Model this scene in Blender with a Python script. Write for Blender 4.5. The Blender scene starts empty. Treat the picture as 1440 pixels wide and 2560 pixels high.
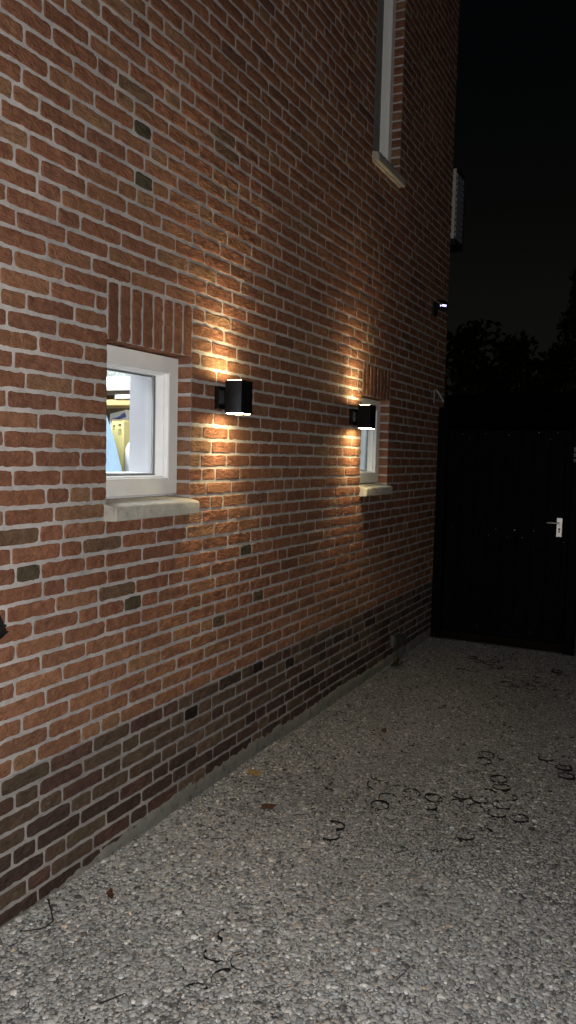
import bpy, math, random
import numpy as np
from mathutils import Vector, Matrix
R = math.radians
rng = np.random.default_rng(7)
random.seed(7)
scene = bpy.context.scene
COL = scene.collection

# ------------------------------------------------------------------ helpers
class MB:
    """collects vertices / faces (+ one colour per vertex) for ONE mesh object"""
    def __init__(s): s.v = []; s.f = []; s.c = []; s.n = 0
    def add(s, v, f, c=(.5, .5, .5)):
        v = np.asarray(v, float); s.v.append(v)
        s.f.extend([[i + s.n for i in q] for q in f])
        c = np.asarray(c, float)
        if c.ndim == 1: c = np.tile(c, (len(v), 1))
        s.c.append(c); s.n += len(v)
    def box(s, x0, x1, y0, y1, z0, z1, c=(.5, .5, .5), M=None, bev=0.0):
        if bev <= 0:
            v = [(x0,y0,z0),(x1,y0,z0),(x1,y1,z0),(x0,y1,z0),(x0,y0,z1),(x1,y0,z1),(x1,y1,z1),(x0,y1,z1)]
            f = [(0,3,2,1),(4,5,6,7),(0,1,5,4),(1,2,6,5),(2,3,7,6),(3,0,4,7)]
        else:
            b = bev; v = []; f = []
            def ring(z, i):
                return [(x0+i+b,y0+i,z),(x1-i-b,y0+i,z),(x1-i,y0+i+b,z),(x1-i,y1-i-b,z),
                        (x1-i-b,y1-i,z),(x0+i+b,y1-i,z),(x0+i,y1-i-b,z),(x0+i,y0+i+b,z)]
            for z, i in ((z0,b),(z0+b,0),(z1-b,0),(z1,b)): v += ring(z, i)
            for k in range(3):
                for j in range(8):
                    a = k*8+j; bb = k*8+(j+1)%8; f.append((a,bb,bb+8,a+8))
            f.append(tuple(range(7,-1,-1))); f.append(tuple(range(24,32)))
        v = np.array(v, float)
        if M is not None: v = np.array([M @ Vector(q) for q in v])
        s.add(v, f, c)
    def tube(s, pts, r, n=8, c=(.5,.5,.5), cap=True):
        pts = [Vector(q) for q in pts]; rr = r if hasattr(r, '__len__') else [r]*len(pts)
        v = []; f = []; up = Vector((0.13,0.21,0.97))
        for i, q in enumerate(pts):
            d = (pts[min(i+1,len(pts)-1)]-pts[max(i-1,0)]).normalized()
            if abs(d.dot(up)) > .95: u = d.cross(Vector((1,0,0))).normalized()
            else: u = d.cross(up).normalized()
            w = d.cross(u)
            for k in range(n):
                a = 2*math.pi*k/n; v.append(q+(u*math.cos(a)+w*math.sin(a))*rr[i])
        for i in range(len(pts)-1):
            for k in range(n):
                a = i*n+k; b = i*n+(k+1)%n; f.append((a,b,b+n,a+n))
        if cap: f.append(tuple(range(n-1,-1,-1))); f.append(tuple(range((len(pts)-1)*n,len(pts)*n)))
        s.add([tuple(q) for q in v], f, c)
    def build(s, name, mat, parent=None, smooth=False, colors=False):
        me = bpy.data.meshes.new(name)
        V = np.concatenate(s.v) if s.v else np.zeros((0,3))
        me.from_pydata(V.tolist(), [], s.f)
        me.update()
        if colors:
            at = me.color_attributes.new('Tint', 'FLOAT_COLOR', 'POINT')
            c = np.concatenate(s.c); c = np.hstack([c, np.ones((len(c),1))]).astype(np.float32)
            at.data.foreach_set('color', c.ravel())
        if smooth: me.polygons.foreach_set('use_smooth', np.ones(len(me.polygons), bool))
        me.materials.append(mat)
        o = bpy.data.objects.new(name, me); COL.objects.link(o)
        if parent is not None: o.parent = parent; o.matrix_parent_inverse = parent.matrix_basis.inverted()
        return o

def tag(o, label=None, cat=None, group=None, kind=None):
    if label: o['label'] = label
    if cat: o['category'] = cat
    if group: o['group'] = group
    if kind: o['kind'] = kind
    return o
def empty(name, loc, label, cat, group=None):
    o = bpy.data.objects.new(name, None); COL.objects.link(o); o.location = loc
    o.empty_display_size = .1
    return tag(o, label, cat, group)
def copy_tree(o, parent=None):
    c = o.copy(); COL.objects.link(c)
    if parent is not None: c.parent = parent
    for ch in list(o.children): copy_tree(ch, c)
    return c

# ------------------------------------------------------------------ materials
def newmat(name):
    m = bpy.data.materials.new(name); m.use_nodes = True
    nt = m.node_tree; b = nt.nodes['Principled BSDF']; b.inputs['Specular IOR Level'].default_value = .3
    return m, nt, b
def N(nt, t, **kw):
    n = nt.nodes.new(t)
    for k, v in kw.items():
        if k in n.inputs: n.inputs[k].default_value = v
        else: setattr(n, k, v)
    return n
def L(nt, a, b): nt.links.new(a, b)
def ramp(nt, stops):
    r = N(nt, 'ShaderNodeValToRGB'); e = r.color_ramp.elements
    while len(e) < len(stops): e.new(.5)
    for i, (p, c) in enumerate(stops):
        e[i].position = p; e[i].color = (*c, 1) if len(c) == 3 else c
    return r
def simple(name, col, rough=.5, metal=0., spec=.3, var=.15, scale=30., bump=0., bscale=120., bdist=.002):
    m, nt, b = newmat(name)
    tc = N(nt, 'ShaderNodeTexCoord')
    nz = N(nt, 'ShaderNodeTexNoise', Scale=scale, Detail=5.0, Roughness=.6); L(nt, tc.outputs['Object'], nz.inputs['Vector'])
    lo = tuple(max(0, x*(1-var)) for x in col); hi = tuple(x*(1+var) for x in col)
    rp = ramp(nt, [(.3, lo), (.7, hi)]); L(nt, nz.outputs['Fac'], rp.inputs['Fac']); L(nt, rp.outputs['Color'], b.inputs['Base Color'])
    b.inputs['Roughness'].default_value = rough; b.inputs['Metallic'].default_value = metal; b.inputs['Specular IOR Level'].default_value = spec
    if bump > 0:
        n2 = N(nt, 'ShaderNodeTexNoise', Scale=bscale, Detail=4.0); L(nt, tc.outputs['Object'], n2.inputs['Vector'])
        bp = N(nt, 'ShaderNodeBump', Strength=bump, Distance=bdist); L(nt, n2.outputs['Fac'], bp.inputs['Height']); L(nt, bp.outputs['Normal'], b.inputs['Normal'])
    return m
def emis(name, col, s):
    m, nt, b = newmat(name); b.inputs['Base Color'].default_value = (*col, 1)
    b.inputs['Emission Color'].default_value = (*col, 1); b.inputs['Emission Strength'].default_value = s
    return m

def brick_mat():
    m, nt, b = newmat('brick_fired')
    tc = N(nt, 'ShaderNodeTexCoord'); at = N(nt, 'ShaderNodeAttribute', attribute_name='Tint')
    n1 = N(nt, 'ShaderNodeTexNoise', Scale=26., Detail=7., Roughness=.68); L(nt, tc.outputs['Object'], n1.inputs['Vector'])
    r1 = ramp(nt, [(.28, (.62,.60,.60)), (.5, (.95,.95,.95)), (.72, (1.28,1.30,1.28))]); L(nt, n1.outputs['Fac'], r1.inputs['Fac'])
    mx = N(nt, 'ShaderNodeMix', data_type='RGBA', blend_type='MULTIPLY'); mx.inputs['Factor'].default_value = 1.
    L(nt, at.outputs['Color'], mx.inputs['A']); L(nt, r1.outputs['Color'], mx.inputs['B'])
    # mineral flecks and dark pits
    n2 = N(nt, 'ShaderNodeTexNoise', Scale=190., Detail=3., Roughness=.6); L(nt, tc.outputs['Object'], n2.inputs['Vector'])
    r2 = ramp(nt, [(.30, (.45,.45,.45)), (.42, (1,1,1)), (.66, (1,1,1)), (.74, (1.55,1.5,1.4))]); L(nt, n2.outputs['Fac'], r2.inputs['Fac'])
    m2 = N(nt, 'ShaderNodeMix', data_type='RGBA', blend_type='MULTIPLY'); m2.inputs['Factor'].default_value = .8
    L(nt, mx.outputs['Result'], m2.inputs['A']); L(nt, r2.outputs['Color'], m2.inputs['B'])
    # lime bloom in patches
    n5 = N(nt, 'ShaderNodeTexNoise', Scale=8., Detail=6., Roughness=.75); L(nt, tc.outputs['Object'], n5.inputs['Vector'])
    r5 = ramp(nt, [(.60, (0,0,0)), (.80, (.30,.30,.30))]); L(nt, n5.outputs['Fac'], r5.inputs['Fac'])
    m5 = N(nt, 'ShaderNodeMix', data_type='RGBA'); L(nt, r5.outputs['Color'], m5.inputs['Factor'])
    L(nt, m2.outputs['Result'], m5.inputs['A']); m5.inputs['B'].default_value = (.33,.24,.18,1)
    n6 = N(nt, 'ShaderNodeTexNoise', Scale=1.7, Detail=4., Roughness=.6); L(nt, tc.outputs['Object'], n6.inputs['Vector'])
    r6 = ramp(nt, [(.3, (.80,.80,.80)), (.7, (1.12,1.10,1.08))]); L(nt, n6.outputs['Fac'], r6.inputs['Fac'])
    m6 = N(nt, 'ShaderNodeMix', data_type='RGBA', blend_type='MULTIPLY'); m6.inputs['Factor'].default_value = 1.
    L(nt, m5.outputs['Result'], m6.inputs['A']); L(nt, r6.outputs['Color'], m6.inputs['B'])
    L(nt, m6.outputs['Result'], b.inputs['Base Color'])
    b.inputs['Roughness'].default_value = .92; b.inputs['Specular IOR Level'].default_value = .15
    mp = N(nt, 'ShaderNodeMapping'); mp.inputs['Scale'].default_value = (1, 22, 48); L(nt, tc.outputs['Object'], mp.inputs['Vector'])
    n3 = N(nt, 'ShaderNodeTexNoise', Scale=1., Detail=5., Roughness=.55, Distortion=1.6); L(nt, mp.outputs['Vector'], n3.inputs['Vector'])
    b1 = N(nt, 'ShaderNodeBump', Strength=1.0, Distance=.0085); L(nt, n3.outputs['Fac'], b1.inputs['Height'])
    n4 = N(nt, 'ShaderNodeTexNoise', Scale=260., Detail=4., Roughness=.7); L(nt, tc.outputs['Object'], n4.inputs['Vector'])
    b2 = N(nt, 'ShaderNodeBump', Strength=.45, Distance=.0016); L(nt, n4.outputs['Fac'], b2.inputs['Height'])
    L(nt, b1.outputs['Normal'], b2.inputs['Normal']); L(nt, b2.outputs['Normal'], b.inputs['Normal'])
    return m
def mortar_mat(name, c0, c1):
    m, nt, b = newmat(name)
    tc = N(nt, 'ShaderNodeTexCoord')
    n1 = N(nt, 'ShaderNodeTexNoise', Scale=14., Detail=8., Roughness=.7); L(nt, tc.outputs['Object'], n1.inputs['Vector'])
    r1 = ramp(nt, [(.3, c0), (.65, c1)]); L(nt, n1.outputs['Fac'], r1.inputs['Fac'])
    n6 = N(nt, 'ShaderNodeTexNoise', Scale=2.6, Detail=6., Roughness=.65); L(nt, tc.outputs['Object'], n6.inputs['Vector'])
    r6 = ramp(nt, [(.3, (.70,.70,.71)), (.62, (1.05,1.04,1.03))]); L(nt, n6.outputs['Fac'], r6.inputs['Fac'])
    m6 = N(nt, 'ShaderNodeMix', data_type='RGBA', blend_type='MULTIPLY'); m6.inputs['Factor'].default_value = 1.
    L(nt, r1.outputs['Color'], m6.inputs['A']); L(nt, r6.outputs['Color'], m6.inputs['B']); L(nt, m6.outputs['Result'], b.inputs['Base Color'])
    b.inputs['Roughness'].default_value = .95; b.inputs['Specular IOR Level'].default_value = .1
    n4 = N(nt, 'ShaderNodeTexNoise', Scale=150., Detail=5., Roughness=.7); L(nt, tc.outputs['Object'], n4.inputs['Vector'])
    b2 = N(nt, 'ShaderNodeBump', Strength=.6, Distance=.004); L(nt, n4.outputs['Fac'], b2.inputs['Height']); L(nt, b2.outputs['Normal'], b.inputs['Normal'])
    return m
def tint_mat(name, rough=.85, bump=.3, bscale=300., spec=.2, mottle=.35, bdist=.002):
    m, nt, b = newmat(name)
    tc = N(nt, 'ShaderNodeTexCoord'); at = N(nt, 'ShaderNodeAttribute', attribute_name='Tint')
    n1 = N(nt, 'ShaderNodeTexNoise', Scale=bscale*.6, Detail=4., Roughness=.6); L(nt, tc.outputs['Object'], n1.inputs['Vector'])
    r1 = ramp(nt, [(.3, (1-mottle,)*3), (.7, (1+mottle,)*3)]); L(nt, n1.outputs['Fac'], r1.inputs['Fac'])
    mx = N(nt, 'ShaderNodeMix', data_type='RGBA', blend_type='MULTIPLY'); mx.inputs['Factor'].default_value = 1.
    L(nt, at.outputs['Color'], mx.inputs['A']); L(nt, r1.outputs['Color'], mx.inputs['B']); L(nt, mx.outputs['Result'], b.inputs['Base Color'])
    b.inputs['Roughness'].default_value = rough; b.inputs['Specular IOR Level'].default_value = spec
    n4 = N(nt, 'ShaderNodeTexNoise', Scale=bscale, Detail=3.); L(nt, tc.outputs['Object'], n4.inputs['Vector'])
    b2 = N(nt, 'ShaderNodeBump', Strength=bump, Distance=bdist); L(nt, n4.outputs['Fac'], b2.inputs['Height']); L(nt, b2.outputs['Normal'], b.inputs['Normal'])
    return m
def stone_mat(name, col, dirt, bottomdirt=.5):
    m, nt, b = newmat(name)
    tc = N(nt, 'ShaderNodeTexCoord')
    n1 = N(nt, 'ShaderNodeTexNoise', Scale=18., Detail=8., Roughness=.72); L(nt, tc.outputs['Object'], n1.inputs['Vector'])
    r1 = ramp(nt, [(.30, dirt), (.47, tuple(x*.86 for x in col)), (.7, col)]); L(nt, n1.outputs['Fac'], r1.inputs['Fac'])
    n2 = N(nt, 'ShaderNodeTexNoise', Scale=120., Detail=4., Roughness=.8); L(nt, tc.outputs['Object'], n2.inputs['Vector'])
    r2 = ramp(nt, [(.3, (.5,.5,.48)), (.45, (1,1,1))]); L(nt, n2.outputs['Fac'], r2.inputs['Fac'])
    mx = N(nt, 'ShaderNodeMix', data_type='RGBA', blend_type='MULTIPLY'); mx.inputs['Factor'].default_value = .7
    L(nt, r1.outputs['Color'], mx.inputs['A']); L(nt, r2.outputs['Color'], mx.inputs['B']); L(nt, mx.outputs['Result'], b.inputs['Base Color'])
    b.inputs['Roughness'].default_value = .9
    b2 = N(nt, 'ShaderNodeBump', Strength=.4, Distance=.003); L(nt, n2.outputs['Fac'], b2.inputs['Height']); L(nt, b2.outputs['Normal'], b.inputs['Normal'])
    return m
def glass_mat():
    m = bpy.data.materials.new('window_glass'); m.use_nodes = True; nt = m.node_tree
    nt.nodes.remove(nt.nodes['Principled BSDF']); out = nt.nodes['Material Output']
    tr = N(nt, 'ShaderNodeBsdfTransparent'); tr.inputs['Color'].default_value = (.93,.96,.95,1)
    gl = N(nt, 'ShaderNodeBsdfGlossy', Roughness=.02); fr = N(nt, 'ShaderNodeFresnel', IOR=1.5)
    mx = N(nt, 'ShaderNodeMixShader'); L(nt, fr.outputs['Fac'], mx.inputs['Fac']); L(nt, tr.outputs[0], mx.inputs[1]); L(nt, gl.outputs[0], mx.inputs[2])
    L(nt, mx.outputs[0], out.inputs['Surface']); return m

M_BRICK = brick_mat()
M_MORTAR = mortar_mat('mortar_lime', (.36,.335,.322), (.53,.495,.475))
M_MORTARP = mortar_mat('mortar_plinth', (.26,.242,.23), (.40,.372,.355))
M_CONC = stone_mat('footing_concrete', (.21,.205,.19), (.065,.062,.052))
M_SILL = stone_mat('sill_stone', (.50,.475,.42), (.27,.25,.21))
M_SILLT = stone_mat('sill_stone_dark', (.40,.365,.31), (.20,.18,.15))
M_FRAME = simple('frame_paint', (.80,.79,.77), rough=.45, spec=.4, var=.05, scale=9, bump=.05, bscale=60)
M_GLASS = glass_mat()
M_ALU = simple('spacer_metal', (.78,.80,.80), rough=.4, metal=.0, var=.05)
M_BLACK = simple('lamp_black_paint', (.006,.006,.0065), rough=.25, spec=.5, var=.3, scale=50)
M_BLACKP = simple('black_plastic', (.012,.012,.012), rough=.4, spec=.4, var=.3, scale=40)
M_PLAST = simple('room_plaster', (.82,.82,.84), rough=.8, var=.03, scale=6)
M_PLAST2 = simple('room_plaster_grey', (.62,.65,.68), rough=.8, var=.05, scale=6)
M_ROOMD = simple('room_dark', (.12,.13,.14), rough=.8)
M_BACKING = simple('backing_grey', (.30,.31,.31), rough=.9, var=.08, scale=8)
M_GATE = simple('gate_black_stain', (.0020,.0020,.0030), rough=.7, spec=.05, var=.6, scale=11, bump=.5, bscale=40, bdist=.003)
M_KICK = simple('kickboard_wood', (.006,.0042,.0032), rough=.9, spec=.1, var=.4, scale=14)
M_STEEL = simple('brushed_steel', (.66,.65,.62), rough=.42, metal=1., var=.12, scale=40)
M_SCREW = simple('screw_zinc', (.45,.45,.47), rough=.5, metal=.6, var=.1)
M_GREYM = simple('grey_metal', (.30,.30,.29), rough=.6, metal=.2, var=.2)
M_GREYD = simple('grey_worn', (.10,.10,.10), rough=.7, var=.5, scale=60)
M_GREYP = simple('grey_plastic', (.06,.065,.065), rough=.6, var=.12)
M_WHITEP = simple('white_plastic', (.38,.37,.335), rough=.6, var=.08, scale=20)
M_SLAT = simple('slat_grey', (.22,.23,.27), rough=.6, var=.2, scale=30)
M_DARKW = simple('shed_timber', (.0016,.0016,.0016), rough=.9, spec=.03, var=.4, scale=20)
M_BARK = simple('bark', (.03,.024,.018), rough=.95, var=.3, scale=30)
M_LEAFN = simple('night_leaves', (.012,.013,.007), rough=.9, spec=.05, var=.5, scale=8)
M_RING = simple('ring_plastic', (.010,.010,.010), rough=.7, spec=.15, var=.3)
M_TWIG = simple('twig_bark', (.030,.022,.017), rough=.9, var=.4, scale=90)
M_LEAFB = simple('dead_leaf_brown', (.060,.026,.013), rough=.8, var=.5, scale=120)
M_LEAFY = simple('dead_leaf_yellow', (.21,.14,.045), rough=.8, var=.35, scale=120)
M_WEED = simple('weed_green', (.035,.036,.012), rough=.8, var=.4, scale=90)
M_LITTER = simple('litter_dark', (.020,.014,.010), rough=.95, var=.5, scale=60)
M_PEB = tint_mat('gravel_stone', rough=.85, bump=.35, bscale=420., mottle=.16)
M_BED = simple('gravel_bed', (.155,.152,.146), rough=1., var=.5, scale=60, bump=.8, bscale=90, bdist=.01)

# ------------------------------------------------------------------ wall numbers
Z0, PIT = .4805, .0610          # plinth joint, course pitch
Y_START, Y_END, Z_TOP = .35, 6.64, 5.70
K_LO, K_HI = -8, 85
WIN = [dict(y0=2.224, y1=2.762, z0=1.345, z1=1.917, sill=(2.218,2.770,1.266,1.320), sold=True),
       dict(y0=4.714, y1=5.238, z0=1.345, z1=1.917, sill=(4.722,5.236,1.266,1.320), sold=True),
       dict(y0=4.764, y1=5.288, z0=3.455, z1=4.98, sill=(4.752,5.286,3.380,3.437), sold=False)]

def vnoise(x, y, s, seed):       # smooth value noise on arrays
    x = np.asarray(x)/s; y = np.asarray(y)/s
    xi = np.floor(x).astype(int); yi = np.floor(y).astype(int); fx = x-xi; fy = y-yi
    fx = fx*fx*(3-2*fx); fy = fy*fy*(3-2*fy)
    def h(a, b):
        n = (a*374761393 + b*668265263 + seed*1442695041) & 0x7fffffff
        n = ((n ^ (n >> 13))*1274126177) & 0x7fffffff
        return ((n ^ (n >> 16)) & 0xffff)/32768.0-1
    return (h(xi,yi)*(1-fx)+h(xi+1,yi)*fx)*(1-fy)+(h(xi,yi+1)*(1-fx)+h(xi+1,yi+1)*fx)*fy

def brick_face(mb, org, U, V, D, lu, lv, col, seed, lip=(1,1,1,1), step=.016, rough=1.0):
    """one brick face: plane org + u*U + v*V, outward D. lip = which edges (u0,u1,v0,v1) roll back into the joint"""
    e = .0014
    nu = max(3, int(lu/step)); nv = max(3, int(lv/(step*.62)))
    us = np.concatenate([[0., e], np.linspace(e*2.2, lu-e*2.2, nu), [lu-e, lu]]); vs = np.concatenate([[0., e], np.linspace(e*2.2, lv-e*2.2, nv), [lv-e, lv]])
    u, v = np.meshgrid(us, vs, indexing='ij'); nU, nV = u.shape
    sx = seed*1.37
    tz = (seed*0.6180339) % 1.0
    d = vnoise(u+sx, (v+sx*.7)*1.6, .032, 3)*.0019*rough + vnoise(u+sx, v*1.8, .014, 5)*.0014*rough + (tz-.35)*.0016*rough
    d = d + ((seed*.7548) % 1.0-.5)*.010*(u/lu-.5)*.35
    d = np.maximum(d, -.0010+.0004*d/.002)
    edge = np.zeros_like(u)
    if lip[0]: edge[0,:] = 1
    if lip[1]: edge[-1,:] = 1
    if lip[2]: edge[:,0] = 1
    if lip[3]: edge[:,-1] = 1
    d = np.where(edge > 0, -.0050, d)
    inner = np.zeros_like(u)
    if lip[0]: inner[1,:] = 1
    if lip[1]: inner[-2,:] = 1
    if lip[2]: inner[:,1] = 1
    if lip[3]: inner[:,-2] = 1
    d = d - inner*(edge == 0)*.0003
    # ragged outline
    wv = (vnoise(u+sx, v*0+seed, .026, 11)*.0021 + vnoise(u+sx, v*0+seed, .011, 13)*.0016)*rough
    wv2 = (vnoise(u+sx, v*0+seed+50, .026, 17)*.0021 + vnoise(u+sx, v*0+seed, .011, 19)*.0016)*rough
    wu = (vnoise(v+sx, v*0+seed, .02, 23)*.0013)*rough
    t = v/lv
    vv = v + (wv*(1-t)*lip[2] + wv2*t*lip[3]); uu = u + wu*((1-u/lu)*lip[0]*1.0 - (u/lu)*lip[1]*1.0)
    # rounded corners
    rc = .0015 + .0035*((seed*.413) % 1.0)
    for cu, su, a in ((0., 1, lip[0]), (lu, -1, lip[1])):
        for cv, sv, b in ((0., 1, lip[2]), (lv, -1, lip[3])):
            if not (a and b): continue
            du = np.clip(1-np.abs(u-cu)/.014, 0, 1); dv = np.clip(1-np.abs(v-cv)/.014, 0, 1)
            w = du*dv*rc; uu = uu+su*w*.7; vv = vv+sv*w*.8
    P = np.asarray(org)[None,None,:] + uu[...,None]*np.asarray(U) + vv[...,None]*np.asarray(V) + d[...,None]*np.asarray(D)
    flip = np.dot(np.cross(U, V), D) < 0
    idx = np.arange(nU*nV).reshape(nU, nV)
    a, b, c, dd = idx[:-1,:-1].ravel(), idx[1:,:-1].ravel(), idx[1:,1:].ravel(), idx[:-1,1:].ravel()
    F = np.stack([a,dd,c,b] if flip else [a,b,c,dd], 1).tolist()
    mb.add(P.reshape(-1,3), F, col)

def brick_color(y, z, header):
    r = random.random()
    if r < .60: c = (.218,.092,.056)
    elif r < .78: c = (.240,.110,.065)
    elif r < .92: c = (.188,.082,.053)
    elif r < .965: c = (.230,.118,.070)
    elif r < .99: c = (.150,.070,.050)
    else: c = (.150,.085,.055)
    if header and random.random() < .22: c = (.232,.124,.072)
    if z < 1.0: # warmer courses just above the plinth
        w = min(1, (1.0-z)/.4)*.42; c = tuple(a*(1-w)+b*w for a, b in zip(c, (.29,.145,.085)))
    if header and random.random() < .004: c = (.060,.047,.030)
    for (yy, zz) in ((1.849,1.117),(2.386,.956),(2.425,2.515),(3.017,.760),(3.385,.825)):
        if abs(y-yy) < .03 and abs(z-zz) < .031: c = (.078,.060,.040) if yy < 2.6 else (.100,.066,.040)
    k = random.uniform(1.0, 1.2); return np.array(c)*k*np.array((.98,1.045,1.02))
def plinth_color(y, z):
    r = random.random()
    if r < .45: c = (.135,.090,.068)
    elif r < .7: c = (.115,.062,.052)
    elif r < .88: c = (.128,.090,.066)
    else: c = (.078,.048,.044)
    if z < .24 and random.random() < .55: c = (.080,.050,.043)
    for (yy, zz) in ((2.802,.390),(3.401,.453),(3.761,.406)):
        if abs(y-yy) < .03 and abs(z-zz) < .031: c = (.030,.020,.019)
    k = random.uniform(.74, 1.02); return np.array(c)*k*np.array((.98,1.02,.96))

BH = .0490     # brick height in a course
def blocked(zc0, zc1):
    """y intervals not covered by bricks for a course spanning zc0..zc1"""
    out = []
    for w in WIN:
        y0, y1 = w['y0'], w['y1']
        top = 2.1275 if w['sold'] else w['z1']
        zs0, zs1 = w['sill'][2], w['sill'][3]
        mid = (zc0+zc1)/2
        if zs1-.012 < mid < top: out.append((y0, y1, 'jamb' if mid < w['z1']+.004 else 'flat'))
        elif zs0 < mid <= zs1-.012 or (zs0 < mid < zs1+.02): out.append((w['sill'][0], w['sill'][1]+.002, 'flat'))
    return out

house = empty('brick_house', (0,0,0), 'red brick house side wall with dark brick plinth, lit by two wall lamps', 'house')
wall_mb, plinth_mb = MB(), MB()
FORCED = [(1.849,1.117),(2.386,.956),(2.425,2.515),(3.017,.760),(3.385,.825),(2.802,.390),(3.401,.453),(3.761,.406)]
prev = []
seed = 0
XP, YP, ZP = np.array((1.,0,0)), np.array((0,1.,0)), np.array((0,0,1.))
for k in range(K_LO, K_HI):
    zb = Z0 + PIT*k + (PIT-BH)/2 + random.uniform(-.0008,.0008); zt = zb+BH
    mb = plinth_mb if k < 0 else wall_mb
    bl = blocked(zb, zt)
    # wild bond: stretchers with scattered headers, joints kept off the joints below
    joints = []; y = Y_START + random.uniform(-.20, 0.0)
    if k % 2: y -= .055
    run = 0
    fh = [yy for yy, zz in FORCED if int(math.floor((zz-Z0)/PIT)) == k]
    while y < Y_END:
        joints.append(y)
        nx_ = [yy for yy in fh if y < yy-.02 and yy-.053 < y+.30]
        if nx_:
            t_ = nx_[0]-.0535
            if abs(y-t_) < .02: y = t_+.1075; joints[-1] = t_; continue
            if t_-y <= .23: y = t_; continue
            y += (t_-y)/2 if t_-y < .25 else .1075; continue
        opts = []
        for ln in (.2145, .1075):
            q = y+ln; m = min([abs(q-pj) for pj in prev] or [1])
            opts.append((m, ln))
        good_s = opts[0][0] > .036; good_h = opts[1][0] > .036
        if good_s and not (good_h and random.random() < .20): ln = .2145; run += 1
        elif good_h: ln = .1075; run = 0
        else: ln = max(opts)[1]
        y += ln + random.uniform(-.0022,.0022)
    joints.append(y)
    for (o0, o1, kd) in bl:
        for i_, j_ in enumerate(joints):
            if o0-.055 < j_ <= o0+.004: joints[i_] = o0+.005
            elif o1-.004 <= j_ < o1+.055: joints[i_] = o1-.005
    joints = sorted(joints); prev = joints
    for a, b in zip(joints[:-1], joints[1:]):
        if b-a < .02: continue
        ya, yb = a+.0044, b-.0044
        ya = max(ya, Y_START); end_hi = 1
        if yb > Y_END-.012: yb = Y_END; end_hi = 1
        segs = [(ya, yb, None, None)]
        for (o0, o1, kind) in bl:
            ns = []
            for (s0, s1, l, r_) in segs:
                if s1 <= o0 or s0 >= o1: ns.append((s0, s1, l, r_)); continue
                if s0 < o0: ns.append((s0, o0, l, kind))
                if s1 > o1: ns.append((o1, s1, kind, r_))
            segs = ns
        for (s0, s1, l, r_) in segs:
            if s1-s0 < .018: continue
            seed += 1; yc = (s0+s1)/2; zc = (zb+zt)/2
            hd = (s1-s0) < .13
            col = plinth_color(yc, zc) if k < 0 else brick_color(yc, zc, hd)
            s0b = s0 + (.004 if l == 'flat' else 0); s1b = s1 - (.004 if r_ == 'flat' else 0)
            far = yc > 4.2 or zc > 3.2 or yc < 1.5
            brick_face(mb, (0, s0b, zb), YP, ZP, XP, s1b-s0b, BH, col, seed, step=.022 if far else .0105)
            if l == 'jamb':     # this brick forms the far jamb: its end faces -Y
                seed += 1; brick_face(mb, (-.105, s0b-.0015, zb), XP, ZP, -YP, .1035, BH, col*.97, seed, step=.03, rough=.5)
            if r_ == 'jamb':
                seed += 1; brick_face(mb, (-.105, s1b+.0015, zb), XP, ZP, YP, .1035, BH, col*.97, seed, step=.03, rough=.5)
wall_bricks_mesh = wall_mb

# mortar sheet behind the bricks with the openings left free
def mortar_sheet(mb, y0, y1, z0, z1, holes, x=-.0027):
    ys = sorted({y0, y1, *[h[0] for h in holes if y0 < h[0] < y1], *[h[1] for h in holes if y0 < h[1] < y1]})
    zs = sorted({z0, z1, *[h[2] for h in holes if z0 < h[2] < z1], *[h[3] for h in holes if z0 < h[3] < z1]})
    for ya, yb in zip(ys[:-1], ys[1:]):
        for za, zb_ in zip(zs[:-1], zs[1:]):
            ym, zm = (ya+yb)/2, (za+zb_)/2
            if any(h[0] < ym < h[1] and h[2] < zm < h[3] for h in holes): continue
            ny = max(1, int((yb-ya)/.03)); nz = max(1, int((zb_-za)/.03))
            Yg, Zg = np.meshgrid(np.linspace(ya,yb,ny+1), np.linspace(za,zb_,nz+1), indexing='ij')
            Xg = x + vnoise(Yg, Zg, .07, 41)*.0010 + vnoise(Yg, Zg, .035, 43)*.0007
            idx = np.arange(Yg.size).reshape(Yg.shape)
            F = np.stack([idx[:-1,:-1].ravel(), idx[1:,:-1].ravel(), idx[1:,1:].ravel(), idx[:-1,1:].ravel()], 1).tolist()
            mb.add(np.stack([Xg,Yg,Zg],-1).reshape(-1,3), F)
holes = [(w['y0']+.001, w['y1']-.001, w['sill'][3]-.01, w['z1']) for w in WIN]
mo = MB(); mortar_sheet(mo, Y_START-.01, Y_END-.006, Z0, Z_TOP, holes)
for w in WIN:   # mortar on jambs and head
    y0, y1, z0, z1 = w['y0'], w['y1'], w['sill'][3]-.01, w['z1']
    mo.add([(-.004,y1+.0035,z0),(-.12,y1+.0035,z0),(-.12,y1+.0035,z1+.01),(-.004,y1+.0035,z1+.01)], [(0,1,2,3)])
    mo.add([(-.004,y0-.0035,z0),(-.12,y0-.0035,z0),(-.12,y0-.0035,z1+.01),(-.004,y0-.0035,z1+.01)], [(3,2,1,0)])
    mo.add([(-.004,y0,z1+.005),(-.12,y0,z1+.005),(-.12,y1,z1+.005),(-.004,y1,z1+.005)], [(3,2,1,0)])
    mo.add([(-.004,y0,z0),(-.12,y0,z0),(-.12,y1,z0),(-.004,y1,z0)], [(0,1,2,3)])
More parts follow.
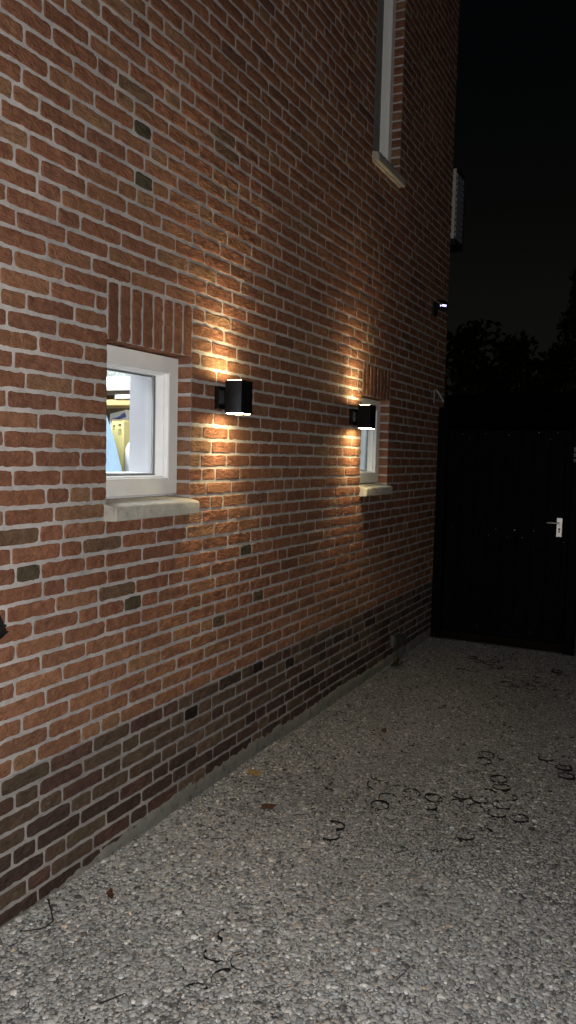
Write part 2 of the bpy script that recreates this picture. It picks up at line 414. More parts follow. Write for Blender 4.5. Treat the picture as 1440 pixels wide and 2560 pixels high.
# end return and top of the brick skin
mo.add([(-.005,Y_END-.006,Z0),(-.30,Y_END-.006,Z0),(-.30,Y_END-.006,Z_TOP),(-.005,Y_END-.006,Z_TOP)], [(3,2,1,0)])
wo = wall_mb.build('wall', M_BRICK, house, smooth=True, colors=True)
mo_o = mo.build('mortar', M_MORTAR, wo, smooth=False)
po = plinth_mb.build('plinth', M_BRICK, house, smooth=True, colors=True)
mp_ = MB(); mortar_sheet(mp_, Y_START-.01, Y_END-.006, -.03, Z0-.0005, [], x=-.0027)
mp_.add([(-.005,Y_END-.006,-.03),(-.30,Y_END-.006,-.03),(-.30,Y_END-.006,Z0-.0005),(-.005,Y_END-.006,Z0-.0005)], [(3,2,1,0)])
mp_.build('mortar', M_MORTARP, po, smooth=False)
# rough concrete footing smeared along the foot of the wall
ft = MB(); ys = np.linspace(Y_START, Y_END-.01, 420)
hh = -.004 + .070*np.clip((ys-1.95)/.8,0,1)**.8 + vnoise(ys, ys*0, .5, 61)*.008 + vnoise(ys, ys*0, .05, 62)*.006 + vnoise(ys, ys*0, .02, 63)*.007
prof = []
for y, h in zip(ys, hh):
    n = float(vnoise(np.array([y]), np.array([0.]), .06, 67)[0])
    prof.append([(-.002, y, h+.006), (.0022+.001*n, y, h), (.005+.003*n, y, h*.6), (.007+.004*n, y, .012), (.009+.004*n, y, -.03)])
V = [q for pr in prof for q in pr]; F = []
for i in range(len(prof)-1):
    for j in range(4): F.append((i*5+j, i*5+j+1, (i+1)*5+j+1, (i+1)*5+j))
ft.add(V, F); ft.build('footing', M_CONC, house, smooth=True)

# soldier-course lintels
for w in WIN:
    if not w['sold']: continue
    lm = MB(); n = 8; pitch = (w['y1']-w['y0'])/n
    for i in range(n):
        seed += 1; c = brick_color(w['y0'], 2.0, False)*random.uniform(.88,1.0)
        ya = w['y0']+pitch*i+.0064; yb = w['y0']+pitch*(i+1)-.0064
        brick_face(lm, (.0008, ya, w['z1']+.001), YP, ZP, XP, yb-ya, .203, c, seed, step=.014)
        seed += 1; brick_face(lm, (-.105, ya, w['z1']), XP, YP, -ZP, .104, yb-ya, c*.95, seed, step=.03)
    lm.build('lintel', M_BRICK, house, smooth=True, colors=True)
# plain rear and top closing of the house volume
bk = MB()
bk.box(-5.0,-.012,6.50,6.632,-.03,5.69); bk.box(-5.0,-.012,.36,6.50,5.60,5.69)
bk.box(-5.0,-.012,.22,.35,-.03,5.69)
bk.build('rear_wall', M_MORTARP, house)

# ------------------------------------------------------------------ windows
def loft_ring(mb, y0, y1, z0, z1, prof, c=(.5,.5,.5)):
    V = []; F = []
    for (t, x) in prof: V += [(x,y0+t,z0+t),(x,y1-t,z0+t),(x,y1-t,z1-t),(x,y0+t,z1-t)]
    for i in range(len(prof)-1):
        for j in range(4):
            a = i*4+j; b = i*4+(j+1)%4; F.append((a,b,b+4,a+4))
    mb.add(V, F, c)
def window(w, room_mat, board_z, deep=2.3, ry=None):
    y0, y1, z0, z1 = w['y0']+.003, w['y1']-.003, w['z0'], w['z1']-.006
    m = MB()
    loft_ring(m, y0, y1, z0, z1, [(0,-.16),(0,-.068),(.002,-.065),(.060,-.065),(.062,-.0655),(.0632,-.0675),(.0645,-.0655),(.0668,-.0655),(.069,-.069),(.069,-.082),(.072,-.085),(.0745,-.0855),(.0752,-.09),(.0752,-.1235),(.083,-.1275),(.083,-.14),(.076,-.145),(.076,-.16),(0,-.16)])
    o = m.build('window', M_FRAME, house)
    g = MB(); t = .0755
    g.add([(-.1245,y0+t,z0+t),(-.1245,y1-t,z0+t),(-.1245,y1-t,z1-t),(-.1245,y0+t,z1-t)], [(0,1,2,3)])
    g.build('pane', M_GLASS, o)
    sp = MB(); t = .0815
    for yy in (y1-t, y0+t):
        sp.tube([(-.131,yy,z0+t),(-.131,yy,z1-t)], .0042, 14)
        sp.tube([(-.139,yy,z0+t),(-.139,yy,z1-t)], .0036, 14)
    for zz in (z0+t, z1-t): sp.tube([(-.131,y0+t,zz),(-.131,y1-t,zz)], .0042, 14)
    sp.build('spacer', M_ALU, o, smooth=True)
    s = w['sill']; sm = MB()
    nY = 60; yy = np.linspace(s[0], s[1], nY); V = []; F = []
    pr = [(-.066, s[3]+.018), (.034, s[3]+.002), (.044, s[3]-.003), (.0465, s[3]-.009), (.0475, (s[2]+s[3])/2), (.0475, s[2]+.004), (.0455, s[2]), (.030, s[2]-.001), (.027, s[2]+.005), (.020, s[2]+.005), (.017, s[2]-.001), (-.03, s[2]-.001)]
    for i, y in enumerate(yy):
        e = .004 if i in (0, nY-1) else 0
        for j, (x, z) in enumerate(pr):
            nn = float(vnoise(np.array([y]), np.array([z*3]), .02, 71)[0])*.0012
            V.append((x-e+(nn if 1 < j < 8 else 0), y, z+(nn-e*.5 if j < 4 else nn*.5 if j < 8 else 0)))
    n = len(pr)
    for i in range(nY-1):
        for j in range(n-1): F.append((i*n+j, i*n+j+1, (i+1)*n+j+1, (i+1)*n+j))
    F.append(tuple(range(n))); F.append(tuple(range(nY*n-1, (nY-1)*n-1, -1)))
    sm.add(V, F); sm.build('sill', M_SILL if w['sold'] else M_SILLT, o)
    if not w['sold']:
        bl_ = MB(); bl_.box(-.152,-.149,y0+.085,y1-.085,z0+.085,z1-.085); bl_.build('pane_backing', M_BACKING, o)  # grey sheet added behind the upper pane to brighten the glass strip
    # inner reveal + room shell
    r = MB(); ya, yb, zt = y0+.058, y1-.056, z1-.048
    xi = -.275
    r.add([(-.161,yb,board_z),(xi,yb,board_z),(xi,yb,zt),(-.161,yb,zt)], [(3,2,1,0)])
    r.add([(-.161,ya,board_z),(xi,ya,board_z),(xi,ya,zt),(-.161,ya,zt)], [(0,1,2,3)])
    r.add([(-.161,ya,zt),(xi,ya,zt),(xi,yb,zt),(-.161,yb,zt)], [(3,2,1,0)])
    r.add([(-.161,ya,board_z),(xi,ya,board_z),(xi,yb,board_z),(-.161,yb,board_z)], [(0,1,2,3)])
    R0, R1, zf, zc = ry[0], ry[1], ry[2], ry[3]; xb = -deep
    # front wall of the room with its hole
    for (a, b, c, d) in ((R0,ya,zf,zc),(yb,R1,zf,zc),(ya,yb,zf,board_z),(ya,yb,zt,zc)):
        r.add([(xi,a,c),(xi,b,c),(xi,b,d),(xi,a,d)], [(3,2,1,0)])
    r.add([(xb,R0,zf),(xb,R1,zf),(xb,R1,zc),(xb,R0,zc)], [(0,1,2,3)])
    for yy_ in (R0, R1): r.add([(xi,yy_,zf),(xb,yy_,zf),(xb,yy_,zc),(xi,yy_,zc)], [(0,1,2,3)])
    for zz_ in (zf, zc): r.add([(xi,R0,zz_),(xi,R1,zz_),(xb,R1,zz_),(xb,R0,zz_)], [(0,1,2,3)])
    # closes the cavity between frame and brick
    for (a, b, c, d) in ((y0-.05,ya,z0-.08,z1+.06),(yb,y1+.05,z0-.08,z1+.06),(ya,yb,zt,z1+.06),(ya,yb,z0-.08,board_z)):
        r.add([(-.162,a,c),(-.162,b,c),(-.162,b,d),(-.162,a,d)], [(0,1,2,3)])
    r.build('room', room_mat, house)
    return o
window(WIN[0], M_PLAST, 1.432, ry=(1.3,3.62,.2,2.5))
window(WIN[1], M_PLAST2, 1.432, ry=(3.80,6.3,.2,2.5))
window(WIN[2], M_ROOMD, 3.53, ry=(3.2,6.3,2.8,5.4))

# ------------------------------------------------------------------ things in the lit room
def thing_mesh(name, mb, mat, label, cat, group=None, **kw):
    return tag(mb.build(name, mat, None, **kw), label, cat, group)
def xzpoly(mb, y, pts, th, c=(.5,.5,.5)):
    n = len(pts); V = [(x,y,z) for x,z in pts]+[(x,y+th,z) for x,z in pts]
    F = [tuple(range(n)), tuple(range(2*n-1,n-1,-1))]+[(i,(i+1)%n+0,(i+1)%n+n,i+n)[::-1] for i in range(n)]
    mb.add(V, F, c)
M_CARD = simple('card_yellow', (.74,.64,.27), rough=.8, var=.06, scale=12)
M_INK = simple('ink_brown', (.10,.08,.04), rough=.8)
M_BAGW = simple('bag_white', (.85,.86,.88), rough=.6, var=.03)
M_BAGB = simple('bag_blue', (.10,.12,.36), rough=.6, var=.1)
M_CLOTH = simple('cloth_blue', (.23,.33,.42), rough=.9, var=.12, scale=14, bump=.3, bscale=30)
M_OAK = simple('shelf_wood', (.62,.46,.20), rough=.6, var=.12, scale=18)
M_BRWN = simple('back_board', (.16,.12,.065), rough=.8, var=.25, scale=16)
M_CUP = simple('cupboard_white', (.78,.80,.76), rough=.5, var=.03)
M_TILE = simple('tile_green', (.27,.29,.27), rough=.4, var=.6, scale=60)

cab = empty('wall_cupboard', (-.85,3.4,1.85), 'white wall cupboard with wooden bottom shelf seen through the nearer window', 'cupboard')
q = MB(); q.box(-2.0,-.36,3.36,3.60,1.858,1.915, bev=.003); q.box(-2.0,-.36,3.345,3.36,1.842,1.862, bev=.002); q.build('carcass', M_CUP, cab)
q = MB(); q.box(-.868,-.36,3.33,3.36,1.796,1.817, bev=.002); q.build('light_strip', M_CUP, cab)
q = MB(); q.box(-2.0,-.36,3.34,3.60,1.763,1.792, bev=.002); q.build('shelf', M_OAK, cab)
q = MB(); q.box(-2.0,-.36,3.605,3.618,1.42,1.84); q.build('back_panel', M_BRWN, cab)
q = MB(); q.box(-2.0,-.36,3.50,3.60,1.916,1.985); q.build('top_row', M_TILE, cab)
wt = MB(); wt.box(-2.0,-.36,3.0,3.60,1.34,1.375, bev=.003)
counter = thing_mesh('worktop', wt, M_CUP, 'white worktop under the box and bag inside the nearer window', 'worktop')
bx = empty('cardboard_box', (-.82,3.30,1.376), 'yellow cardboard box with dark handling symbols inside the nearer window', 'box')
q = MB(); q.box(-.862,-.781,3.30,3.40,1.376,1.680, bev=.002); q.build('carton', M_CARD, bx)
q = MB(); q.box(-.862,-.79,3.297,3.39,1.681,1.6835); q.build('flap', M_OAK, bx)
q = MB(); yk = 3.2985
arc = [(-.806+.011*math.cos(a), 1.652+.011*math.sin(a)) for a in np.linspace(0, math.pi, 9)]
xzpoly(q, yk, arc, .001); q.box(-.8067,-.8053,yk,yk+.001,1.638,1.653)
q.build('umbrella_mark', M_INK, bx)
q = MB()
for xx in (-.812,-.800):
    q.box(xx-.0014,xx+.0014,yk,yk+.001,1.612,1.630); xzpoly(q, yk, [(xx-.005,1.628),(xx+.005,1.628),(xx,1.636)], .001)
q.box(-.818,-.794,yk,yk+.001,1.607,1.609); q.build('arrows_mark', M_INK, bx)
q = MB()
xzpoly(q, yk, [(-.846+.008*math.cos(a), 1.654+.008*math.sin(a)) for a in np.linspace(math.pi, 2*math.pi, 9)], .001); q.box(-.847,-.845,yk,yk+.001,1.634,1.647); q.box(-.851,-.841,yk,yk+.001,1.632,1.635)
q.build('glass_mark', M_INK, bx)
bg = empty('paper_bag', (-.80,3.52,1.376), 'white paper bag with a blue band behind the yellow box', 'bag')
q = MB(); xzpoly(q, 3.43, [(-.99,1.377),(-.88,1.377),(-.847,1.66),(-.872,1.744),(-.980,1.722)], .05); q.build('bag_body', M_BAGW, bg)
q = MB(); xzpoly(q, 3.426, [(-.972,1.695),(-.94,1.699),(-.91,1.710),(-.895,1.722),(-.874,1.729),(-.866,1.706),(-.91,1.692),(-.972,1.677)], .002); q.build('blue_band', M_BAGB, bg)
# sloping cloth
q = MB(); V = []; F = []
nn = 18
for i in range(nn+1):
    t = i/nn; xe = -.835+.165*t**.9+.012*math.sin(t*3); ze = 1.80-.42*t
    for j in range(9):
        s_ = j/8; V.append((xe-.75*s_, 3.16+.05*math.sin(t*4+s_*5)*s_+.03*s_, ze-.04*s_*0))
for i in range(nn):
    for j in range(8): a = i*9+j; F.append((a,a+1,a+10,a+9))
q.add(V, F)
cl = thing_mesh('cloth', q, M_CLOTH, 'pale blue cloth hanging in a slope in front of the yellow box, nearer window', 'cloth', smooth=True)
jg = empty('plastic_jug', (-.70,3.28,1.376), 'white plastic jug at the right edge of the nearer window, beside the box', 'jug')
q = MB(); q.tube([(-.715,3.30,1.376),(-.715,3.30,1.53),(-.715,3.30,1.56),(-.715,3.30,1.575)], [.045,.045,.03,.016], 20); q.build('jug_body', M_BAGW, jg, smooth=True)
q = MB(); q.tube([(-.715,3.30,1.576),(-.715,3.30,1.592)], .018, 16); q.build('cap', M_BAGB, jg, smooth=False)

# ------------------------------------------------------------------ wall lamps
M_LED = emis('led_lens', (1.0,.80,.42), 105.)
def lamp_proto():
    root = empty('wall_lamp', (0,0,0), 'x', 'wall lamp', 'up and down wall lamps')
    q = MB(); q.box(.0,.026,-.045,.045,-.052,.048, bev=.0015); q.build('backplate', M_BLACK, root)
    q = MB(); q.box(.0265,.0575,-.026,.026,-.030,.030); q.build('arm', M_BLACK, root)
    # hollow square body
    q = MB(); x0, x1, y0, y1, z0, z1 = .058,.140,-.0475,.0475,-.071,.071; t = .003
    V = []
    for z in (z0, z1):
        V += [(x0,y0,z),(x1,y0,z),(x1,y1,z),(x0,y1,z),(x0+t,y0+t,z),(x1-t,y0+t,z),(x1-t,y1-t,z),(x0+t,y1-t,z)]
    F = []
    for j in range(4):
        k = (j+1) % 4
        F += [(j,k,k+8,j+8), (4+k,4+j,12+j,12+k), (j,4+j,4+k,k), (8+k,12+k,12+j,8+j)]
    q.add(V, F)
    q.box(x0+t,x1-t,y0+t,y1-t,-.055,.055)
    q.build('body', M_BLACK, root)
    for s in (1, -1):
        q = MB(); a, b = sorted((s*.060, s*.0718)); q.box(x0+.0045,x1-.0045,y0+.0045,y1-.0045,a,b, bev=.001)
        q.build('lens', M_LED, root)
    return root
lamp1 = lamp_proto(); lamp2 = copy_tree(lamp1)
for o, y, lb in ((lamp1, 2.985, 'nearer black square up and down wall lamp, lit, right of the larger near window'),
                 (lamp2, 4.545, 'farther black square up and down wall lamp, lit, overlapping the far small window')):
    o.location = (0, y, 1.766); o['label'] = lb
def spot(name, loc, rot, power, size, blend, col, rad=.02, parent=None):
    l = bpy.data.lights.new(name, 'SPOT'); l.energy = power; l.spot_size = R(size); l.spot_blend = blend; l.color = col; l.shadow_soft_size = rad
    o = bpy.data.objects.new(name, l); COL.objects.link(o); o.location = loc; o.rotation_euler = rot; return o
for root in (lamp1, lamp2):
    for s in (1, -1):
        o = spot('lamp_beam', (.098, 0, s*.078), (0 if s < 0 else math.pi, R(-9)*(-s), 0), 17.0, 104, 1.0, (1,.78,.44), .018)
        o.parent = root

# ------------------------------------------------------------------ other things on the wall
# cut-off black fixture at the left edge of the photo
fx = empty('wall_fixture', (.06,1.60,1.03), 'black plastic fixture with raised collar, cut off by the left edge of the photo', 'fixture')
MF = Matrix.Translation((.085,1.622,1.008)) @ Matrix.Rotation(R(26), 4, 'X') @ Matrix.Scale(.74, 4)
q = MB(); q.box(-.03,.03,-.032,.030,-.052,.11, M=MF, bev=.005); q.build('housing', M_BLACKP, fx)
q = MB(); q.box(-.034,.034,-.036,.034,-.030,-.020, M=MF, bev=.003); q.build('collar', M_BLACKP, fx)
q = MB(); q.box(-.031,.031,-.033,.031,-.058,-.0525, M=MF, bev=.002); q.build('lip', M_BLACKP, fx)
q = MB(); q.box(.0,.062,1.54,1.58,1.03,1.08, bev=.003); q.build('bracket', M_BLACKP, fx)
# security camera near the far corner
sc = empty('security_camera', (0,6.2,2.73), 'small black security camera with a violet glowing lens high by the far corner', 'security camera')
q = MB(); q.box(.0,.018,6.17,6.27,2.665,2.775, bev=.004); q.build('base_plate', M_BLACKP, sc)
q = MB(); q.tube([(.018,6.22,2.72),(.045,6.21,2.725),(.06,6.20,2.735)], .012, 10); q.build('bracket', M_BLACKP, sc)
MC = Matrix.Translation((.072,6.185,2.735)) @ Matrix.Rotation(R(-38), 4, 'Z') @ Matrix.Rotation(R(28), 4, 'Y')
q = MB(); q.box(-.045,.045,-.035,.035,-.032,.032, M=MC, bev=.006); q.build('housing', M_BLACKP, sc)
q = MB(); q.box(-.047,.050,-.0375,-.0355,.020,.0255, M=MC); q.build('rim', M_GREYM, sc)
q = MB(); q.box(.046,.050,-.030,.010,.010,.024, M=MC, bev=.002); q.box(.034,.046,-.037,-.0355,.006,.016, M=MC)
q.build('infrared_led', emis('violet_led', (.52,.48,1.0), 4.0), sc)
# angled bracket
br = empty('angle_bracket', (0,6.33,2.03), 'grey metal angle bracket of two straps at the far corner above the gate', 'bracket')
q = MB(); q.box(.001,.006,6.31,6.345,1.975,2.085); q.build('upright', M_GREYM, br)
q = MB(); q.tube([(.010,6.33,2.085),(.026,6.33,2.070),(.050,6.33,2.035),(.078,6.33,1.985)], .009, 8); q.build('strut', M_GREYM, br)
q = MB(); q.box(.0065,.030,6.312,6.343,2.082,2.092); q.build('cap', M_GREYP, br)
# outlet box near the foot of the wall
ob = empty('outlet_box', (0,5.5,.16), 'grey plastic outlet box with a short spout low on the dark plinth near the gate', 'outlet box')
q = MB(); q.box(.0,.034,5.42,5.585,.128,.212, bev=.004); q.build('housing', M_GREYP, ob)
q = MB(); q.box(.0345,.040,5.435,5.57,.142,.198, bev=.002); q.build('lid', M_GREYP, ob)
q = MB(); q.tube([(.02,5.584,.150),(.022,5.66,.135),(.023,5.70,.128)], [.019,.017,.020], 14); q.build('spout', M_GREYP, ob, smooth=False)
# louvred unit beyond the rear corner
lv = empty('louvre_unit', (0,6.78,3.35), 'white framed louvred unit high at the rear corner of the brick house', 'louvre unit')
q = MB(); q.box(-.14,.022,6.655,6.672,3.385,3.960, bev=.002); q.build('side_panel', M_WHITEP, lv)
q = MB(); q.box(-.12,.006,6.674,6.92,3.395,3.95); q.box(.007,.036,6.90,6.918,3.385,3.955); q.box(.007,.036,6.674,6.899,3.945,3.958); q.build('casing', M_BLACKP, lv)
q = MB()
for i in range(11):
    z = 3.405+i*.049; q.box(.008,.030,6.676,6.898,z,z+.034, bev=.003)
q.build('louvres', M_SLAT, lv)
q = MB(); q.box(-.14,.034,6.655,6.915,3.335,3.383, bev=.004); q.build('base', M_BLACKP, lv)

# ------------------------------------------------------------------ gate, post, shed
GY = 6.49
post = MB(); post.box(.006,.085,GY-.035,GY+.05,-.03,1.95, bev=.004)
thing_mesh('gate_post', post, M_GATE, 'black wooden gate post against the brick wall, left of the gate', 'post', 'posts of the black gate')
post = MB(); post.box(1.085,1.165,GY-.035,GY+.05,-.03,1.83, bev=.004)
rp = thing_mesh('gate_post', post, M_GATE, 'black wooden gate post right of the gate handle, cut off by the photo edge', 'post', 'posts of the black gate')
pl = MB(); 
for (a,b) in ((1.600,1.635),(1.560,1.590),(1.52,1.545)): pl.box(1.094,1.15,GY-.041,GY-.036,a,b, bev=.001)
thing_mesh('post_plate', pl, M_GREYD, 'worn grey metal plate fixed on the right gate post at the photo edge', 'plate')
gate = empty('wooden_gate', (.1,GY,.05), 'black wooden gate of vertical boards with a steel lever handle', 'gate')
q = MB(); x = .090
while x < 1.078:
    wd = min(.118, 1.080-x); q.box(x+.001, x+wd-.0015, GY-.012+random.uniform(-.001,.001), GY+.012, .075, 1.768+random.uniform(-.003,.003), bev=.0025); x += wd
q.build('boards', M_GATE, gate)
for z in (.09,.915,1.67):
    q = MB(); q.box(.092,1.078,GY+.0135,GY+.05,z,z+.09); q.build('rail', M_GATE, gate)
q = MB(); q.box(.090,1.083,GY-.016,GY+.02,.0,.068, bev=.003); q.build('kickboard', M_KICK, gate)
hp = MB(); hp.box(.990,1.032,GY-.0185,GY-.0155,.925,1.076, bev=.0012); hpo = hp.build('lock_plate', M_STEEL, gate)
q = MB(); q.tube([(1.013,GY-.019,1.036),(1.013,GY-.046,1.036)], .0105, 16); q.tube([(1.016,GY-.050,1.036),(.985,GY-.051,1.036),(.922,GY-.050,1.0355)], [.0078,.0068,.0052], 12); q.build('lever', M_STEEL, hpo, smooth=False)
q = MB(); q.tube([(1.011,GY-.0188,.988),(1.011,GY-.0196,.988)], .0085, 16); q.box(1.0065,1.0155,GY-.0196,GY-.0188,.962,.986); q.tube([(1.011,GY-.0188,.962),(1.011,GY-.0196,.962)], .0055, 12)
q.build('keyhole', M_BLACKP, hpo); q = MB()
q.tube([(1.012,GY-.0188,1.015),(1.012,GY-.0196,1.015)], .0038, 10); q.build('fixing_hole', M_BLACKP, hpo); q = MB(); q.box(1.008,1.0135,GY-.0196,GY-.0188,.925,.934); q.build('fixing_hole', M_BLACKP, hpo)
for (x, z) in ((.211,1.727),(.587,1.724),(.823,1.745),(.969,1.747),(.911,1.696),(.666,.957),(.514,.957),(.816,.960),(.458,.897),(.611,.894),(1.05,.887),(.393,.140),(.676,.136),(.825,.138),(.15,.955),(.27,1.69),(.73,.90),(.40,1.732)):
    q = MB(); rr = .0046 if (x, z) == (.666,.957) else random.uniform(.0022,.0034)
    q.tube([(x,GY-.0128,z),(x,GY-.0150,z)], [rr, rr*.7], 10); q.build('screw', M_SCREW, gate)
hg = MB()
hg.box(.066,.150,GY-.0385,GY-.0355,1.70,1.735, bev=.001); hg.build('hinge', M_GATE, gate)
# dark timber shed behind
sh = empty('garden_shed', (2.2,9.6,0), 'low black timber shed with flat roof just behind the gate', 'shed')
q = MB(); x = -.55
while x < 5.0: q.box(x,x+.138,8.72,8.745,-.02,2.06); x += .142
q.box(-.55,5.0,8.75,11,-.02,2.06); q.build('wall', M_DARKW, sh)
q = MB(); q.box(-.72,5.2,8.55,11.2,2.07,2.225, bev=.01); q.build('roof', M_DARKW, sh)

# ------------------------------------------------------------------ trees
def leaf_cloud(mb, centers, per, size, spread, flat=.75):
    C = np.repeat(np.asarray(centers, float), per, axis=0); n = len(C)
    d = rng.normal(size=(n,3)); d /= np.linalg.norm(d,axis=1)[:,None]; rad = spread*rng.random(n)**.45
    P = C+d*rad[:,None]*np.array((1,1,flat))
    a = rng.normal(size=(n,3)); a /= np.linalg.norm(a,axis=1)[:,None]; b = np.cross(a, rng.normal(size=(n,3))); b /= np.linalg.norm(b,axis=1)[:,None]
    s = size*rng.uniform(.6,1.3,n)[:,None]
    V = np.stack([P-a*s, P+b*s*.55, P+a*s, P-b*s*.55],1).reshape(-1,3)
    mb.add(V, (np.arange(n*4).reshape(n,4)).tolist())
def broadleaf(name, base, h, w, label, cat, ncl=34, leaf=.085, group=None, per=42, low=.35):
    root = empty(name, base, label, cat, group); bx_, by_, bz_ = base
    t = MB(); top = Vector((bx_+.1, by_, bz_+h*.85)); t.tube([(bx_,by_,bz_-.05),(bx_+.05,by_,bz_+h*.4),tuple(top)], [.10,.075,.02], 8)
    cents = []
    for i in range(ncl):
        u = i/ncl; z = bz_+h*(low+(.98-low)*u**.85); ww = w*math.sin(math.pi*min(1,(.28+.72*(1-u))))**.8*.5*random.uniform(.5,1.1)
        if u > .85: ww *= .5
        ang = random.uniform(0, 2*math.pi); c = (bx_+math.cos(ang)*ww, by_+math.sin(ang)*ww, z); cents.append(c)
        zb_ = bz_+h*(.25+.5*u); t.tube([(bx_+.04,by_,zb_),((bx_+c[0])/2,(by_+c[1])/2,(zb_+z)/2+.03),c], [.03,.018,.005], 5)
    t.build('trunk', M_BARK, root)
    q = MB(); leaf_cloud(q, cents, per, leaf, .26); q.build('crown', M_LEAFN, root)
    return root
broadleaf('broadleaf_tree', (-1.30,12.6,0), 3.68, 1.15, 'bushy dark tree with a ragged pointed top, nearest the house corner', 'tree', 40, .07)
broadleaf('broadleaf_tree', (-.48,13.0,0), 3.50, 1.0, 'small dark round-topped tree behind the gate, between two taller trees', 'tree', 30, .07)
broadleaf('hedge_shrub', (-1.75,13.3,0), 3.2, 1.6, 'low dark shrub filling the gap between house corner and pointed tree', 'shrub', 34, .07, low=.2)
broadleaf('hedge_shrub', (-.85,13.4,0), 3.12, 1.6, 'low dark shrub between the pointed tree and the round-topped tree', 'shrub', 34, .07, low=.2)
broadleaf('hedge_shrub', (.10,13.2,0), 3.35, 1.5, 'dark shrub below the tall feathery tree at the right edge', 'shrub', 36, .07, low=.2)
def feathery(base, h):
    root = empty('feathery_tree', base, 'tall feathery dark tree with upright wispy branches at the right edge', 'tree'); bx_, by_, bz_ = base
    t = MB(); t.tube([(bx_,by_,bz_-.05),(bx_+.05,by_,bz_+h*.5),(bx_+.1,by_,bz_+h)], [.13,.08,.01], 8)
    tips = []
    for i in range(70):
        z0 = bz_+h*random.uniform(.3,.88); a = random.uniform(0,2*math.pi); ln = (1.05-(z0-bz_)/h)*1.5+.25
        d = Vector((math.cos(a),math.sin(a),.5)); p0 = Vector((bx_+.06,by_,z0)); p1 = p0+d*ln*.5; p2 = p1+Vector((d.x*.35,d.y*.35,.9))*ln*.45
        t.tube([tuple(p0),tuple(p1),tuple(p2)], [.022,.013,.004], 4)
        for f in (.35,.55,.75,.9,1.0):
            q_ = p0.lerp(p1, f*2) if f < .5 else p1.lerp(p2, (f-.5)*2); tips.append(tuple(q_))
            for _ in range(2):
                e = q_+Vector((random.uniform(-.15,.15),random.uniform(-.15,.15),random.uniform(.1,.28))); t.tube([tuple(q_),tuple(e)], [.006,.002], 3, cap=False)
    t.build('trunk', M_BARK, root)
    q = MB(); leaf_cloud(q, tips, 22, .045, .13); q.build('crown', M_LEAFN, root)
feathery((.62,12.8,0), 4.9)

# ------------------------------------------------------------------ ground
g = MB()
ng = 2
g.add([(-60,-40,-.013),(60,-40,-.013),(60,80,-.013),(-60,80,-.013)], [(0,1,2,3)])
tag(g.build('ground', M_BED), 'dark earth under the gravel', None, kind='structure')
def ico(sub):
    t = (1+5**.5)/2
    v = [(-1,t,0),(1,t,0),(-1,-t,0),(1,-t,0),(0,-1,t),(0,1,t),(0,-1,-t),(0,1,-t),(t,0,-1),(t,0,1),(-t,0,-1),(-t,0,1)]
    f = [(0,11,5),(0,5,1),(0,1,7),(0,7,10),(0,10,11),(1,5,9),(5,11,4),(11,10,2),(10,7,6),(7,1,8),(3,9,4),(3,4,2),(3,2,6),(3,6,8),(3,8,9),(4,9,5),(2,4,11),(6,2,10),(8,6,7),(9,8,1)]
    v = [np.array(q)/np.linalg.norm(q) for q in v]
    for _ in range(sub):
        cache = {}; nf = []
        def mid(a, b):
            k = (min(a,b),max(a,b))
            if k not in cache: m = v[a]+v[b]; v.append(m/np.linalg.norm(m)); cache[k] = len(v)-1
            return cache[k]
        for a, b, c in f:
            ab, bc, ca = mid(a,b), mid(b,c), mid(c,a); nf += [(a,ab,ca),(b,bc,ab),(c,ca,bc),(ab,bc,ca)]
        f = nf
    return np.array(v), np.array(f)
def pebbles(x0, x1, y0, y1, sp, sub):
    nx, ny = int((x1-x0)/sp), int((y1-y0)/sp)
    X, Y = np.meshgrid(x0+(np.arange(nx)+.5)*sp, y0+(np.arange(ny)+.5)*sp, indexing='ij')
    n = X.size; X = X.ravel()+rng.uniform(-.5,.5,n)*sp; Y = Y.ravel()+rng.uniform(-.5,.5,n)*sp
    r = np.clip(rng.lognormal(math.log(.0058), .34, n), .0030, .0145)
    bank = np.exp(-np.clip(X,0,1)/.05)*.006
    Z = -.0060+rng.normal(size=n)*.0016+vnoise(X, Y, .5, 91)*.004+vnoise(X,Y,.12,93)*.002+bank
    u, f = ico(sub); nv = len(u)
    A = rng.normal(size=(n,3,3)); Q, _ = np.linalg.qr(A)
    sc_ = np.stack([r*rng.uniform(.85,1.35,n), r*rng.uniform(.8,1.15,n), r*rng.uniform(.55,.9,n)],1)
    rad = rng.uniform(.78,1.22,(n,nv,1))
    P = u[None]*rad*sc_[:,None,:]; P = np.einsum('nij,nvj->nvi', Q, P)
    P[:,:,2] *= .44; P += np.stack([X,Y,Z],1)[:,None,:]
    F = (f[None]+(np.arange(n)*nv)[:,None,None]).reshape(-1,3)
    k = rng.random(n); g0 = np.clip(rng.normal(.31,.070,n), .12, .50)
    g0 = np.where(k < .045, rng.uniform(.50,.68,n), g0); g0 = np.where(k > .94, rng.uniform(.06,.14,n), g0)
    g0 = g0*(1-.56*np.clip((Y-2.3)/2.8,0,1)**.8)*(1-.12*np.clip((X-.9)/.8,0,1))*(1+.10*vnoise(X,Y,.35,97))  # flash falloff put into the stone colour: darker towards gate and right
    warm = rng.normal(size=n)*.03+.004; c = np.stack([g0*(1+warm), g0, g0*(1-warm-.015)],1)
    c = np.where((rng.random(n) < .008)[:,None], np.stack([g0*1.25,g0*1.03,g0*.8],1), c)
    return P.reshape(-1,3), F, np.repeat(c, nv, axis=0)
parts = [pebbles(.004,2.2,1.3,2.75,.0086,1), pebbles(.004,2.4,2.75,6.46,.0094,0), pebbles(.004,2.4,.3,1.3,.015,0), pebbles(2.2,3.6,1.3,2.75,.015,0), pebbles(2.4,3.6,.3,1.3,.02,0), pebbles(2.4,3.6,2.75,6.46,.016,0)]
off = 0; VV = []; FF = []; CC = []
for P, F, c in parts: VV.append(P); FF.append(F+off); CC.append(c); off += len(P)
VV = np.concatenate(VV); FF = np.concatenate(FF); CC = np.concatenate(CC)
